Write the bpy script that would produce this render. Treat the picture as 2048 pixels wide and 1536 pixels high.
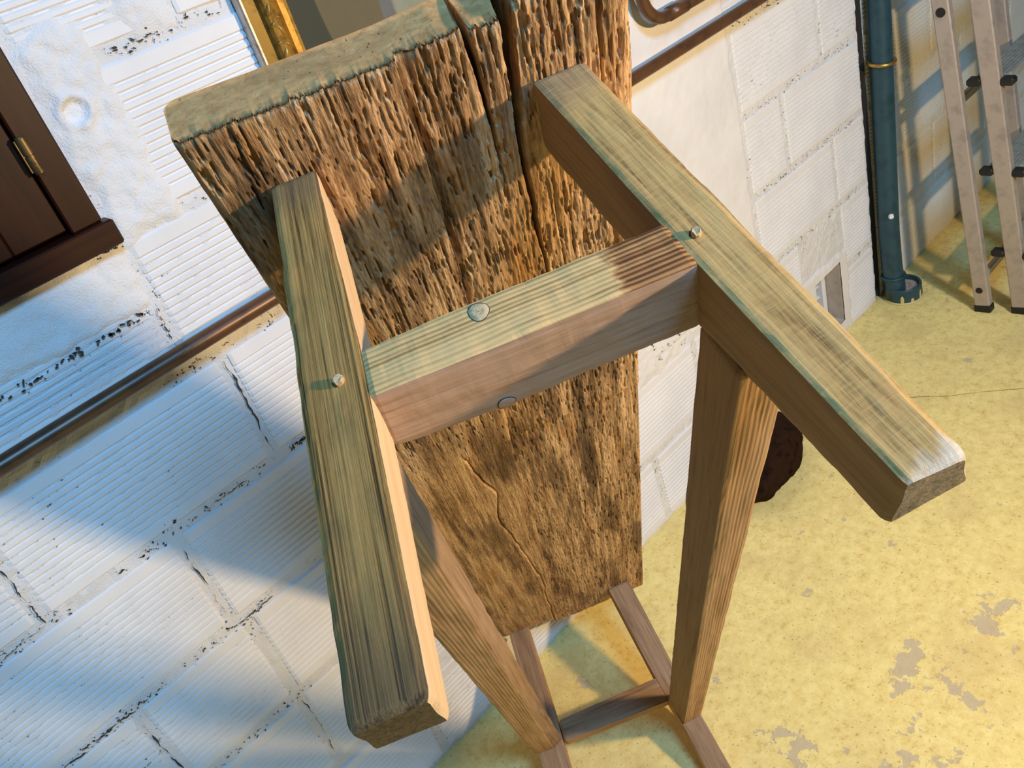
import bpy, math
import numpy as np
from mathutils import Matrix, Vector

# ---------------------------------------------------------------- scene reset
for o in list(bpy.data.objects):
    bpy.data.objects.remove(o, do_unlink=True)
SC = bpy.context.scene
COL = SC.collection

# ---------------------------------------------------------------- camera
F_PX = 1718.5
CAM_R = ((0.68243, 0.55155, -0.47967), (-0.67398, 0.22080, -0.70498), (-0.28292, 0.80439, 0.52242))
CAM_LOC = (0.0, -1.2, 1.5378)
cam = bpy.data.cameras.new('camera'); cam_ob = bpy.data.objects.new('camera', cam); COL.objects.link(cam_ob)
cam.sensor_fit = 'HORIZONTAL'; cam.sensor_width = 36.0; cam.lens = 36.0 * F_PX / 2048.0
cam.clip_start = 0.02
m = Matrix(CAM_R).to_4x4(); m.translation = CAM_LOC
cam_ob.matrix_world = m
SC.camera = cam_ob

# ---------------------------------------------------------------- world, lights, exposure
SC.view_settings.view_transform = 'Standard'; SC.view_settings.look = 'None'
SC.view_settings.gamma = 1.0; SC.view_settings.use_curve_mapping = False
SC.view_settings.exposure = 0.0
w = bpy.data.worlds.new('world'); SC.world = w; w.use_nodes = True
bg = w.node_tree.nodes['Background']; bg.inputs[0].default_value = (0.62, 0.80, 1.0, 1); bg.inputs[1].default_value = 0.045

def area_light(name, loc, target, sx, sy, color, power):
    l = bpy.data.lights.new(name, 'AREA'); l.shape = 'RECTANGLE'; l.size = sx; l.size_y = sy
    l.color = color; l.energy = power
    o = bpy.data.objects.new(name, l); COL.objects.link(o)
    d = Vector(target) - Vector(loc)
    o.matrix_world = Matrix.Translation(loc) @ d.to_track_quat('-Z', 'Y').to_matrix().to_4x4()
    return o
area_light('work_lamp', (1.15, -1.95, 1.48), (1.0, -0.25, 0.75), 0.15, 0.05, (1.0, 0.70, 0.37), 38)
area_light('daylight_window', (0.25, -2.90, 3.50), (0.3, -0.1, 1.0), 0.9, 0.7, (0.20, 0.53, 1.0), 122)

# ---------------------------------------------------------------- helpers
def tag(o, label=None, cat=None, group=None, kind=None):
    if label: o['label'] = label
    if cat: o['category'] = cat
    if group: o['group'] = group
    if kind: o['kind'] = kind
    return o

def empty(name, loc=(0, 0, 0), mat=None):
    o = bpy.data.objects.new(name, None); o.empty_display_size = 0.05; COL.objects.link(o)
    if mat is not None: o.matrix_world = mat
    else: o.location = loc
    return o

def mesh_obj(name, verts, faces, mats, parent=None, local=None, smooth=False, fmat=None):
    me = bpy.data.meshes.new(name)
    me.from_pydata([tuple(map(float, v)) for v in verts], [], [tuple(map(int, f)) for f in faces])
    for mt in (mats if isinstance(mats, (list, tuple)) else [mats]): me.materials.append(mt)
    if fmat is not None: me.polygons.foreach_set('material_index', np.asarray(fmat, dtype=np.int32))
    if smooth: me.polygons.foreach_set('use_smooth', np.ones(len(me.polygons), dtype=bool))
    me.update()
    o = bpy.data.objects.new(name, me); COL.objects.link(o)
    if parent is not None: o.parent = parent
    if local is not None: o.matrix_local = local
    return o

def join_geo(parts):
    V, Fc, n = [], [], 0
    for v, f in parts:
        V += list(v); Fc += [tuple(i + n for i in q) for q in f]; n += len(v)
    return V, Fc

def box_geo(x0, x1, y0, y1, z0, z1, b=0.0):
    """box with chamfered edges (b)"""
    if b <= 0:
        v = [(x, y, z) for x in (x0, x1) for y in (y0, y1) for z in (z0, z1)]
        return v, [(0, 1, 3, 2), (4, 6, 7, 5), (0, 4, 5, 1), (2, 3, 7, 6), (0, 2, 6, 4), (1, 5, 7, 3)]
    xs, ys, zs = (x0, x1), (y0, y1), (z0, z1); v = []; idx = {}
    for i in (0, 1):
        for j in (0, 1):
            for k in (0, 1):
                c = (xs[i], ys[j], zs[k]); s = (1 if i == 0 else -1, 1 if j == 0 else -1, 1 if k == 0 else -1)
                for a in range(3):
                    p = [c[q] + (s[q] * b if q != a else 0) for q in range(3)]
                    idx[(i, j, k, a)] = len(v); v.append(tuple(p))
    f = []
    g = lambda i, j, k, a: idx[(i, j, k, a)]
    for i in (0, 1): q = [g(i, 0, 0, 0), g(i, 1, 0, 0), g(i, 1, 1, 0), g(i, 0, 1, 0)]; f.append(q if i else q[::-1])
    for j in (0, 1): q = [g(0, j, 0, 1), g(1, j, 0, 1), g(1, j, 1, 1), g(0, j, 1, 1)]; f.append(q[::-1] if j else q)
    for k in (0, 1): q = [g(0, 0, k, 2), g(1, 0, k, 2), g(1, 1, k, 2), g(0, 1, k, 2)]; f.append(q if k else q[::-1])
    for i in (0, 1):
        for j in (0, 1): f.append([g(i, j, 0, 0), g(i, j, 1, 0), g(i, j, 1, 1), g(i, j, 0, 1)])
        for k in (0, 1): f.append([g(i, 0, k, 0), g(i, 1, k, 0), g(i, 1, k, 2), g(i, 0, k, 2)])
    for j in (0, 1):
        for k in (0, 1): f.append([g(0, j, k, 1), g(1, j, k, 1), g(1, j, k, 2), g(0, j, k, 2)])
    for i in (0, 1):
        for j in (0, 1):
            for k in (0, 1): f.append([g(i, j, k, 0), g(i, j, k, 1), g(i, j, k, 2)])
    return v, [tuple(q) for q in f]

def tube_geo(path, rad, n=16, cap=True):
    path = [Vector(p) for p in path]; V, Fc = [], []
    up = None
    for i, p in enumerate(path):
        a = path[max(i - 1, 0)]; b = path[min(i + 1, len(path) - 1)]
        t = (b - a).normalized()
        if up is None: up = Vector((0, 0, 1)) if abs(t.z) < 0.9 else Vector((1, 0, 0))
        x = up.cross(t).normalized(); up = t.cross(x).normalized()
        r = rad[i] if isinstance(rad, (list, tuple)) else rad
        for k in range(n):
            an = 2 * math.pi * k / n
            V.append(tuple(p + (x * math.cos(an) + up * math.sin(an)) * r))
    for i in range(len(path) - 1):
        for k in range(n):
            Fc.append((i * n + k, i * n + (k + 1) % n, (i + 1) * n + (k + 1) % n, (i + 1) * n + k))
    if cap:
        Fc.append(tuple(range(n))[::-1]); Fc.append(tuple((len(path) - 1) * n + k for k in range(n)))
    return V, Fc

def lathe_geo(prof, n=40, c=(0, 0, 0)):
    V, Fc = [], []
    for r, z in prof:
        for k in range(n):
            a = 2 * math.pi * k / n; V.append((c[0] + r * math.cos(a), c[1] + r * math.sin(a), c[2] + z))
    for i in range(len(prof) - 1):
        for k in range(n):
            Fc.append((i * n + k, i * n + (k + 1) % n, (i + 1) * n + (k + 1) % n, (i + 1) * n + k))
    return V, Fc

_lat = {}
def vnoise(x, y, seed=0):
    """smooth lattice value noise, numpy arrays, range -1..1"""
    if seed not in _lat: _lat[seed] = np.random.RandomState(1000 + seed).rand(256, 256) * 2 - 1
    L = _lat[seed]
    xi = np.floor(x).astype(int); yi = np.floor(y).astype(int); fx = x - xi; fy = y - yi
    fx = fx * fx * fx * (fx * (fx * 6 - 15) + 10); fy = fy * fy * fy * (fy * (fy * 6 - 15) + 10)
    a = L[xi & 255, yi & 255]; b = L[(xi + 1) & 255, yi & 255]; c = L[xi & 255, (yi + 1) & 255]; d = L[(xi + 1) & 255, (yi + 1) & 255]
    return (a + (b - a) * fx) * (1 - fy) + (c + (d - c) * fx) * fy

def fbm(x, y, seed=0, o=4, g=0.5):
    s = np.zeros_like(x, dtype=float); a = 1.0; t = 0
    for i in range(o):
        s += a * vnoise(x * 2 ** i + 17.3 * i, y * 2 ** i + 5.1 * i, seed + i); t += a; a *= g
    return s / t

def sstep(a, b, x):
    t = np.clip((x - a) / (b - a), 0, 1); return t * t * (3 - 2 * t)

# ---------------------------------------------------------------- materials
class NT:
    def __init__(self, name, rough=0.8, spec=0.3):
        self.m = bpy.data.materials.new(name); self.m.use_nodes = True
        self.t = self.m.node_tree; self.b = self.t.nodes['Principled BSDF']
        self.b.inputs['Roughness'].default_value = rough
        self.b.inputs['Specular IOR Level'].default_value = spec
        self.tc = self.t.nodes.new('ShaderNodeTexCoord')
    def n(self, t, **kw):
        x = self.t.nodes.new(t)
        for k, v in kw.items(): setattr(x, k, v)
        return x
    def l(self, a, b): self.t.links.new(a, b)
    def mapping(self, scale, loc=(0, 0, 0), rot=(0, 0, 0)):
        mp = self.n('ShaderNodeMapping'); mp.inputs['Scale'].default_value = scale
        mp.inputs['Location'].default_value = loc; mp.inputs['Rotation'].default_value = rot
        self.l(self.tc.outputs['Object'], mp.inputs['Vector']); return mp.outputs[0]
    def noise(self, vec, scale=1.0, detail=4.0, rough=0.55, dist=0.0):
        x = self.n('ShaderNodeTexNoise'); x.inputs['Scale'].default_value = scale; x.inputs['Detail'].default_value = detail
        x.inputs['Roughness'].default_value = rough; x.inputs['Distortion'].default_value = dist
        self.l(vec, x.inputs['Vector']); return x.outputs[0]
    def ramp(self, fac, stops):
        x = self.n('ShaderNodeValToRGB'); e = x.color_ramp.elements
        e[0].position, e[0].color = stops[0][0], (*stops[0][1], 1)
        e[1].position, e[1].color = stops[-1][0], (*stops[-1][1], 1)
        for p, c in stops[1:-1]:
            q = e.new(p); q.color = (*c, 1)
        self.l(fac, x.inputs[0]); return x.outputs[0]
    def mask(self, fac, a, b):
        x = self.n('ShaderNodeMapRange'); x.interpolation_type = 'SMOOTHSTEP'
        x.inputs[1].default_value = a; x.inputs[2].default_value = b
        self.l(fac, x.inputs[0]); return x.outputs[0]
    def math(self, op, a, b=None):
        x = self.n('ShaderNodeMath', operation=op)
        for i, v in enumerate((a, b)):
            if v is None: continue
            if isinstance(v, (int, float)): x.inputs[i].default_value = v
            else: self.l(v, x.inputs[i])
        return x.outputs[0]
    def mix(self, fac, a, b, mode='MIX'):
        x = self.n('ShaderNodeMix', data_type='RGBA', blend_type=mode)
        for i, v in ((0, fac), (6, a), (7, b)):
            if isinstance(v, (int, float)): x.inputs[i].default_value = v
            elif isinstance(v, tuple): x.inputs[i].default_value = (*v, 1)
            else: self.l(v, x.inputs[i])
        return x.outputs[2]
    def color(self, c):
        if isinstance(c, tuple): self.b.inputs['Base Color'].default_value = (*c, 1)
        else: self.l(c, self.b.inputs['Base Color'])
    def bump(self, h, strength=0.5, dist=0.002, prev=None):
        x = self.n('ShaderNodeBump'); x.inputs['Strength'].default_value = strength; x.inputs['Distance'].default_value = dist
        self.l(h, x.inputs['Height'])
        if prev is not None: self.l(prev, x.inputs['Normal'])
        return x.outputs[0]
    def normal(self, n): self.l(n, self.b.inputs['Normal'])

def wood(name, light, mid, dark, across=260.0, along=9.0, stain=0.5, stain_col=(0.03, 0.025, 0.02), bump=0.6, dist=0.0012, seed=0.0, saw=False, rings=0.0, zones=(), ringamp=0.35, st=(0.30, 0.47, 0.68), bend=0.06):
    """timber whose grain runs along the object's own Z axis"""
    N = NT(name, 0.82, 0.22)
    v = N.mapping((across, across, along), (seed, seed * 2, seed))
    g1 = N.noise(v, 1.0, 5, 0.6, 0.25)
    v2 = N.mapping((across * 0.22, across * 0.22, along * 0.55), (seed * 3, seed, 0))
    g2 = N.noise(v2, 1.0, 3, 0.5, 0.6)
    gm = N.math('ADD', N.math('MULTIPLY', g1, 0.6), N.math('MULTIPLY', g2, 0.4))
    if rings > 0:
        wv = N.n('ShaderNodeTexWave', wave_type='BANDS', bands_direction='X'); wv.inputs['Scale'].default_value = rings
        wv.inputs['Distortion'].default_value = 9.0; wv.inputs['Detail'].default_value = 3.0; wv.inputs['Detail Scale'].default_value = 0.22
        N.l(N.mapping((1, 0.6, bend), (seed, 0, 0)), wv.inputs['Vector'])
        gm = N.math('ADD', N.math('MULTIPLY', gm, 1.0 - ringamp), N.math('MULTIPLY', wv.outputs[1], ringamp))
    c = N.ramp(gm, [(st[0], dark), (st[1], mid), (st[2], light)])
    sm = N.noise(N.mapping((30, 30, 9), (seed * 5 + 3, 1, seed)), 1.0, 4, 0.6)
    c = N.mix(N.math('MULTIPLY', N.mask(sm, 0.52, 0.75), stain), c, stain_col)
    if zones:
        sp = N.n('ShaderNodeSeparateXYZ'); N.l(N.tc.outputs['Object'], sp.inputs[0])
        zn = N.noise(N.mapping((120, 120, 40), (seed, 7, 2)), 1.0, 4, 0.65)
        zz = N.math('ADD', sp.outputs[2], N.math('MULTIPLY', N.math('SUBTRACT', zn, 0.5), 0.03))
        for a_, b_, col_, amt in zones:
            fac = N.math('MULTIPLY', N.mask(zz, a_, b_), amt)
            c = N.mix(fac, c, N.ramp(gm, col_) if isinstance(col_, list) else col_)
    nb = N.bump(gm, bump, dist)
    if saw:
        sv = N.noise(N.mapping((60, 60, 420), (0, 0, 0), (0.5, 0.45, 0)), 1.0, 2, 0.5)
        c = N.mix(N.math('MULTIPLY', N.mask(sv, 0.45, 0.7), 0.35), c, light)
        nb = N.bump(sv, 0.35, 0.0008, nb)
    N.color(c); N.normal(nb)
    return N.m

def white_paint(name, base, bump_scale, bump_dist, speck=0.0, speck_scale=90.0, tint=None):
    N = NT(name, 0.62, 0.25)
    v = N.mapping((1, 1, 1))
    lo = N.noise(v, 6.0, 4, 0.6)
    c = N.mix(N.mask(lo, 0.35, 0.75), base, tuple(k * 0.90 for k in base))
    if speck > 0:
        s1 = N.noise(v, speck_scale, 3, 0.65); s2 = N.noise(v, 9.0, 3, 0.5)
        k = N.math('MULTIPLY', N.mask(s1, 0.70 - speck, 0.74 - speck), N.mask(s2, 0.45, 0.62))
        c = N.mix(k, c, (0.05, 0.05, 0.045))
    N.color(c)
    b1 = N.noise(v, bump_scale, 4, 0.6)
    N.normal(N.bump(b1, 0.8, bump_dist))
    return N.m

M = {}
WHITE = (0.80, 0.785, 0.765)
M['brick'] = white_paint('painted_brick', WHITE, 240.0, 0.0004, -0.02, 70.0)
M['brick_old'] = white_paint('old_painted_brick', (0.76, 0.72, 0.61), 240.0, 0.0005, 0.0, 70.0)
M['mortar'] = white_paint('painted_mortar', (0.77, 0.755, 0.735), 330.0, 0.0022, 0.085, 150.0)
M['mortar_old'] = white_paint('old_painted_mortar', (0.74, 0.70, 0.59), 330.0, 0.0022, 0.06, 150.0)
M['plaster'] = white_paint('rough_plaster', (0.80, 0.79, 0.77), 330.0, 0.0022, 0.0)
M['smooth_plaster'] = white_paint('smooth_plaster', (0.79, 0.765, 0.73), 60.0, 0.0008, 0.0, 110.0)
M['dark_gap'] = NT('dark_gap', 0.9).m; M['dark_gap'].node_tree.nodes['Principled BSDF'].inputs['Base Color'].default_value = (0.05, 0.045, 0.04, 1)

def floor_mat():
    N = NT('yellow_painted_concrete', 0.62, 0.3)
    v = N.mapping((1, 1, 1))
    n1 = N.noise(v, 5.0, 5, 0.6); n2 = N.noise(v, 38.0, 8, 0.74); n3 = N.noise(v, 125.0, 4, 0.7)
    c = N.ramp(n2, [(0.30, (0.62, 0.44, 0.135)), (0.44, (0.86, 0.675, 0.235)), (0.60, (0.95, 0.79, 0.31))])
    c = N.mix(N.math('MULTIPLY', N.mask(n1, 0.47, 0.68), 0.45), c, (0.68, 0.50, 0.20))
    c = N.mix(N.math('MULTIPLY', N.mask(n3, 0.60, 0.67), 0.6), c, (0.30, 0.19, 0.065))
    # worn patches baring grey concrete
    w1 = N.noise(N.mapping((1, 1, 1), (3.1, 7.7, 0)), 13.0, 6, 0.62)
    
    near = None
    for cx, cy, r0 in ((1.035, -0.709, .16), (0.893, -0.726, .13), (1.235, -0.72, .13), (0.738, -0.56, .10), (1.54, -0.67, .08)):
        ds = N.n('ShaderNodeVectorMath', operation='DISTANCE'); ds.inputs[1].default_value = (cx, cy, 0); N.l(N.tc.outputs['Object'], ds.inputs[0])
        mk = N.mask(ds.outputs[1], r0, r0 * 0.2); near = mk if near is None else N.math('MAXIMUM', near, mk)
    k = N.mask(N.math('ADD', w1, N.math('MULTIPLY', near, 0.115)), 0.645, 0.672)
    c = N.mix(N.math('MULTIPLY', k, 0.72), c, (0.52, 0.43, 0.31))
    N.color(c)
    h = N.math('ADD', N.math('MULTIPLY', n2, 0.22), N.math('MULTIPLY', n3, 0.78))
    nb = N.bump(h, 0.6, 0.0013); nb = N.bump(k, 0.5, -0.001, nb)
    N.normal(nb)
    return N.m
M['floor'] = floor_mat()

def simple(name, col, rough=0.5, metal=0.0, spec=0.4, nscale=0.0, dark=None, bump=0.0, lo=0.45, hi=0.7):
    N = NT(name, rough, spec); N.b.inputs['Metallic'].default_value = metal
    if nscale:
        n = N.noise(N.mapping((1, 1, 1)), nscale, 4, 0.6)
        N.color(N.mix(N.mask(n, lo, hi), col, dark if dark else tuple(k * 0.6 for k in col)))
        if bump: N.normal(N.bump(n, 0.6, bump))
    else: N.color(col)
    return N.m
M['copper'] = simple('brown_painted_copper', (0.125, 0.055, 0.023), 0.36, 0.2, 0.5, 40.0, (0.08, 0.037, 0.018))
M['blue_pipe'] = simple('blue_painted_pipe', (0.018, 0.062, 0.085), 0.42, 0.0, 0.45, 25.0, (0.011, 0.04, 0.055))
M['yellow_drip'] = simple('yellow_paint', (0.62, 0.50, 0.18), 0.6)
M['cement'] = simple('cement', (0.40, 0.33, 0.26), 0.9, 0, 0.2, 60.0, (0.25, 0.2, 0.16), 0.002)
M['brass'] = simple('brass', (0.55, 0.36, 0.10), 0.35, 0.9, 0.5, 80.0, (0.30, 0.19, 0.06))
M['old_brass'] = simple('old_brass', (0.20, 0.13, 0.05), 0.42, 0.7, 0.5, 90.0, (0.08, 0.05, 0.025))
M['alu'] = simple('dull_aluminium', (0.46, 0.40, 0.345), 0.5, 0.35, 0.5, 30.0, (0.36, 0.31, 0.27))
M['tread'] = simple('ribbed_aluminium_tread', (0.36, 0.37, 0.32), 0.55, 0.3, 0.5, 60.0, (0.26, 0.27, 0.23))
M['black'] = simple('black_plastic', (0.012, 0.012, 0.012), 0.5)
M['gold'] = simple('gilded_moulding', (0.48, 0.27, 0.05), 0.42, 0.55, 0.5, 70.0, (0.25, 0.13, 0.022), 0.0008)
M['dark_gold'] = simple('dark_gilding', (0.17, 0.11, 0.02), 0.42, 0.55, 0.5, 50.0, (0.10, 0.06, 0.012))
M['silver_edge'] = simple('worn_silver_edge', (0.55, 0.48, 0.42), 0.35, 0.6, 0.5, 60.0, (0.36, 0.28, 0.22))
M['white_frame'] = simple('white_vent_frame', (0.78, 0.78, 0.76), 0.5)
M['reveal'] = simple('bare_reveal', (0.50, 0.44, 0.37), 0.85, 0, 0.2, 40.0, (0.42, 0.36, 0.30), 0.001)
M['white_chip'] = simple('white_paint_drop', (0.82, 0.82, 0.80), 0.6)
M['bundle'] = simple('dark_brown_cloth', (0.026, 0.012, 0.006), 0.97, 0, 0.05, 45.0, (0.011, 0.005, 0.003), 0.004)

# timbers
M['slab'] = None
def slab_mat():
    N = NT('worm_eaten_plank', 0.85, 0.18)     # grain along local Y
    v = N.mapping((190, 7, 190)); g1 = N.noise(v, 1.0, 6, 0.62, 0.4)
    v2 = N.mapping((46, 4, 46), (2, 0, 0)); g2 = N.noise(v2, 1.0, 4, 0.6, 0.5)
    g3 = N.noise(N.mapping((520, 90, 520)), 1.0, 3, 0.6)
    gm = N.math('ADD', N.math('MULTIPLY', g1, 0.45), N.math('ADD', N.math('MULTIPLY', g2, 0.35), N.math('MULTIPLY', g3, 0.2)))
    c = N.ramp(gm, [(0.36, (0.07, 0.03, 0.011)), (0.46, (0.38, 0.215, 0.095)), (0.58, (0.74, 0.47, 0.235))])
    st = N.noise(N.mapping((22, 4.5, 22), (5, 2, 0)), 1.0, 5, 0.65)
    c = N.mix(N.math('MULTIPLY', N.mask(st, 0.47, 0.66), 0.70), c, (0.085, 0.046, 0.022))
    for cu, cv, ru, rv, am in ((.083, .70, .013, .19, .75), (.045, .95, .018, .15, .5), (-.13, 1.33, .03, .06, .6), (-.035, .84, .03, .10, .55), (.10, .45, .03, .08, .4), (.02, 1.27, .02, .10, .4)):
        ln = N.n('ShaderNodeVectorMath', operation='LENGTH'); N.l(N.mapping((1 / ru, 1 / rv, 0), (-cu / ru, -cv / rv, 0)), ln.inputs[0])
        ds = N.math('ADD', ln.outputs[1], N.math('MULTIPLY', N.math('SUBTRACT', g2, 0.5), 3.0))
        c = N.mix(N.math('MULTIPLY', N.mask(ds, 1.15, 0.6), am), c, (0.07, 0.038, 0.018))
    fr = N.noise(N.mapping((30, 8, 30), (9, 4, 1)), 1.0, 3, 0.6)
    c = N.mix(N.math('MULTIPLY', N.mask(fr, 0.56, 0.72), 0.6), c, (0.50, 0.25, 0.085))
    N.color(c)
    nb = N.bump(g1, 1.0, 0.0022); nb = N.bump(g3, 0.9, 0.0014, nb)
    N.normal(nb)
    return N.m
M['slab'] = slab_mat()
def endgrain_mat():
    N = NT('grey_end_grain', 0.88, 0.15)
    v = N.mapping((90, 90, 160)); g = N.noise(v, 1.0, 5, 0.65, 0.3)
    lo = N.noise(N.mapping((14, 14, 40)), 1.0, 4, 0.6, 0.8)
    c = N.ramp(g, [(0.3, (0.42, 0.21, 0.075)), (0.5, (0.58, 0.31, 0.115)), (0.7, (0.70, 0.40, 0.16))])
    c = N.mix(N.math('MULTIPLY', N.mask(lo, 0.5, 0.7), 0.4), c, (0.33, 0.165, 0.06))
    h = N.noise(N.mapping((330, 330, 330)), 1.0, 2, 0.5)
    c = N.mix(N.mask(h, 0.70, 0.74), c, (0.03, 0.02, 0.012))
    N.color(c); N.normal(N.bump(g, 0.6, 0.0012))
    return N.m
M['endgrain'] = endgrain_mat()
M['weathered'] = wood('weathered_grey_oak', (0.47, 0.26, 0.075), (0.30, 0.158, 0.042), (0.06, 0.028, 0.007), 620, 5, 0.7, (0.05, 0.036, 0.022), 1.0, 0.0013, 0.3,
                      zones=[(0.27, 0.36, (0.055, 0.042, 0.028), 0.62), (0.050, 0.005, (0.12, 0.085, 0.05), 0.6)], st=(0.39, 0.475, 0.575))
M['weathered_saw'] = wood('weathered_sawn_oak', (0.62, 0.375, 0.13), (0.465, 0.27, 0.088), (0.18, 0.097, 0.032), 330, 16, 0.35, (0.16, 0.11, 0.065), 0.8, 0.0011, 4.1, True,
                          zones=[(0.050, 0.012, (0.20, 0.14, 0.085), 0.6), (0.355, 0.372, (0.72, 0.62, 0.48), 0.8)], st=(0.35, 0.47, 0.61))
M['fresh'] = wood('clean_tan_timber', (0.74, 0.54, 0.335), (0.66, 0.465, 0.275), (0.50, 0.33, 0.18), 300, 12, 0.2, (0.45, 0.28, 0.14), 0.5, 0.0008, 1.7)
M['shade_side'] = wood('painted_shade_side', (0.40, 0.25, 0.115), (0.33, 0.20, 0.088), (0.23, 0.13, 0.054), 260, 8, 0.3, (0.16, 0.09, 0.04), 0.4, 0.0008, 2.9)  # darker timber for sides turned from the lamp, shade put into the colour
PALE_RESIN = [(0.40, (0.10, 0.025, 0.008)), (0.50, (0.36, 0.13, 0.035)), (0.62, (0.50, 0.24, 0.08))]
M['pale'] = wood('pale_bleached_pine', (0.84, 0.51, 0.20), (0.72, 0.42, 0.155), (0.40, 0.21, 0.065), 210, 6, 0.30, (0.44, 0.20, 0.05), 0.9, 0.0013, 6.2, False, 88.0,
                 zones=[(0.162, 0.170, PALE_RESIN, 0.9)], ringamp=0.20, bend=0.22, st=(0.34, 0.45, 0.60))
M['pinkish'] = wood('pinkish_pine_side', (0.58, 0.40, 0.30), (0.50, 0.335, 0.245), (0.33, 0.20, 0.135), 190, 14, 0.3, (0.30, 0.165, 0.09), 0.8, 0.0012, 8.8)
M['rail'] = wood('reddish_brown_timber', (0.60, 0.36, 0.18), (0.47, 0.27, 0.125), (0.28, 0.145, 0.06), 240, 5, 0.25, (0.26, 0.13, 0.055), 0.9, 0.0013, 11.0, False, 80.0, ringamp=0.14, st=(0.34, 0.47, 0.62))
M['lower'] = wood('dark_worn_timber', (0.40, 0.265, 0.155), (0.29, 0.18, 0.10), (0.155, 0.09, 0.047), 260, 8, 0.35, (0.11, 0.06, 0.03), 0.7, 0.001, 14.0)
M['foot_end'] = wood('brown_end_grain', (0.22, 0.145, 0.07), (0.15, 0.098, 0.045), (0.065, 0.042, 0.02), 220, 220, 0.5, (0.05, 0.035, 0.02), 0.9, 0.002, 17.0)
M['grey_end'] = wood('grey_worn_end', (0.40, 0.31, 0.215), (0.32, 0.245, 0.165), (0.14, 0.10, 0.065), 220, 220, 0.4, (0.09, 0.065, 0.045), 0.9, 0.002, 19.0)
M['knot'] = simple('grey_knot', (0.66, 0.46, 0.24), 0.8, 0, 0.2, 330.0, (0.45, 0.29, 0.13), 0.0006)
M['mahogany'] = wood('dark_varnished_wood', (0.040, 0.009, 0.003), (0.026, 0.006, 0.002), (0.012, 0.003, 0.0012), 120, 5, 0.4, (0.02, 0.007, 0.004), 0.15, 0.0006, 21.0)
for k in ('mahogany',): M[k].node_tree.nodes['Principled BSDF'].inputs['Roughness'].default_value = 0.42

# ================================================================ SETTING
# floor
fx = np.linspace(-1.6, 6.6, 200); fy = np.linspace(-3.6, 0.05, 90)
FX, FY = np.meshgrid(fx, fy, indexing='ij')
FZ = np.where(FY > -0.06, 0.0, 0.0) - 0.0008 * (1 + fbm(FX * 3, FY * 3, 60, 3))
nx, ny = FX.shape
fv = np.stack([FX, FY, FZ], -1).reshape(-1, 3)
ff = [(i * ny + j, (i + 1) * ny + j, (i + 1) * ny + j + 1, i * ny + j + 1) for i in range(nx - 1) for j in range(ny - 1)]
fl = mesh_obj('floor', fv, ff, M['floor'], smooth=True)
tag(fl, 'yellow painted concrete floor with worn grey patches', kind='structure')

cr = []
rs_ = np.random.RandomState(8)
for pts_ in ([(1.74, -.20), (1.80, -.27), (1.86, -.39), (1.93, -.49), (1.99, -.60), (2.10, -.72)], [(1.56, -.72), (1.62, -.76), (1.66, -.84)]):
    t_ = np.linspace(0, len(pts_) - 1, 70); cx_ = np.interp(t_, range(len(pts_)), [p[0] for p in pts_]); cy_ = np.interp(t_, range(len(pts_)), [p[1] for p in pts_])
    cx_ = cx_ + np.cumsum(rs_.normal(0, .0012, 70)); wd_ = .0011 * np.clip(fbm(t_ * 4, t_ * 0 + 3, 310, 3) + .45, .03, 1)
    cr.append(([(a_ + s_ * w_, b_ + s_ * w_ * .3, .0003) for a_, b_, w_ in zip(cx_, cy_, wd_) for s_ in (-1, 1)], [(2 * i, 2 * i + 1, 2 * i + 3, 2 * i + 2) for i in range(69)]))
for g_ in cr: mesh_obj('floor_crack', *g_, simple('crack_dirt', (0.28, 0.17, 0.07), 0.9), fl)

# block wall: mortar sheet + one object per hollow brick
ROW = 0.2072
HOLE = (1.905, 2.045, 0.05, 0.248)           # vent opening in the wall
def mortar_sheet(name, x0, x1, z1, holes, label, seed, mat):
    n1, n2 = int((x1 - x0) / 0.011), int(z1 / 0.011)
    xs = np.linspace(x0, x1, n1); zs = np.linspace(0, z1, n2)
    for h in holes:
        for hv in h[:2]: xs[np.argmin(abs(xs - hv))] = hv
        for hv in h[2:]: zs[np.argmin(abs(zs - hv))] = hv
    X, Z = np.meshgrid(xs, zs, indexing='ij')
    Y = 0.0024 + 0.0026 * fbm(X * 70, Z * 70, seed, 3) + 0.0008 * fbm(X * 9, Z * 9, seed + 5, 2)
    v = np.stack([X, Y, Z], -1).reshape(-1, 3); f = []
    for i in range(n1 - 1):
        for j in range(n2 - 1):
            cx, cz = (xs[i] + xs[i + 1]) / 2, (zs[j] + zs[j + 1]) / 2
            if any(h[0] < cx < h[1] and h[2] < cz < h[3] for h in holes): continue
            f.append((i * n2 + j, (i + 1) * n2 + j, (i + 1) * n2 + j + 1, i * n2 + j + 1))
    nb = len(v); bv, bf = box_geo(x0, x1, 0.12, 0.20, 0, z1)
    v = list(map(tuple, v)) + bv; f += [tuple(i + nb for i in q) for q in bf]
    # end returns
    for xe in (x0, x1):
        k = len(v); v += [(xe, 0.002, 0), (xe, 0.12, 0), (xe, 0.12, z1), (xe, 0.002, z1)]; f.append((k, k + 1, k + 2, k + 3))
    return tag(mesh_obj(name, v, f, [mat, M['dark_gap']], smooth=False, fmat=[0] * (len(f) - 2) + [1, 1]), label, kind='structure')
ZTOP = ROW * 10
CAB = (-0.45, 0.290, 1.243, 1.95)
wall_l = mortar_sheet('wall_back', -1.3, 2.243, ZTOP, [HOLE, CAB, (0.300, 0.360, 1.375, 1.435)], 'white painted hollow block wall with grooved faces', 20, M['mortar'])
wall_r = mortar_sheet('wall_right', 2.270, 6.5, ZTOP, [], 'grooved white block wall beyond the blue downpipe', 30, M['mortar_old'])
gap = mesh_obj('wall_gap', *box_geo(2.24, 2.28, 0.055, 0.10, 0, ZTOP), M['dark_gap'], wall_l)

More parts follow.
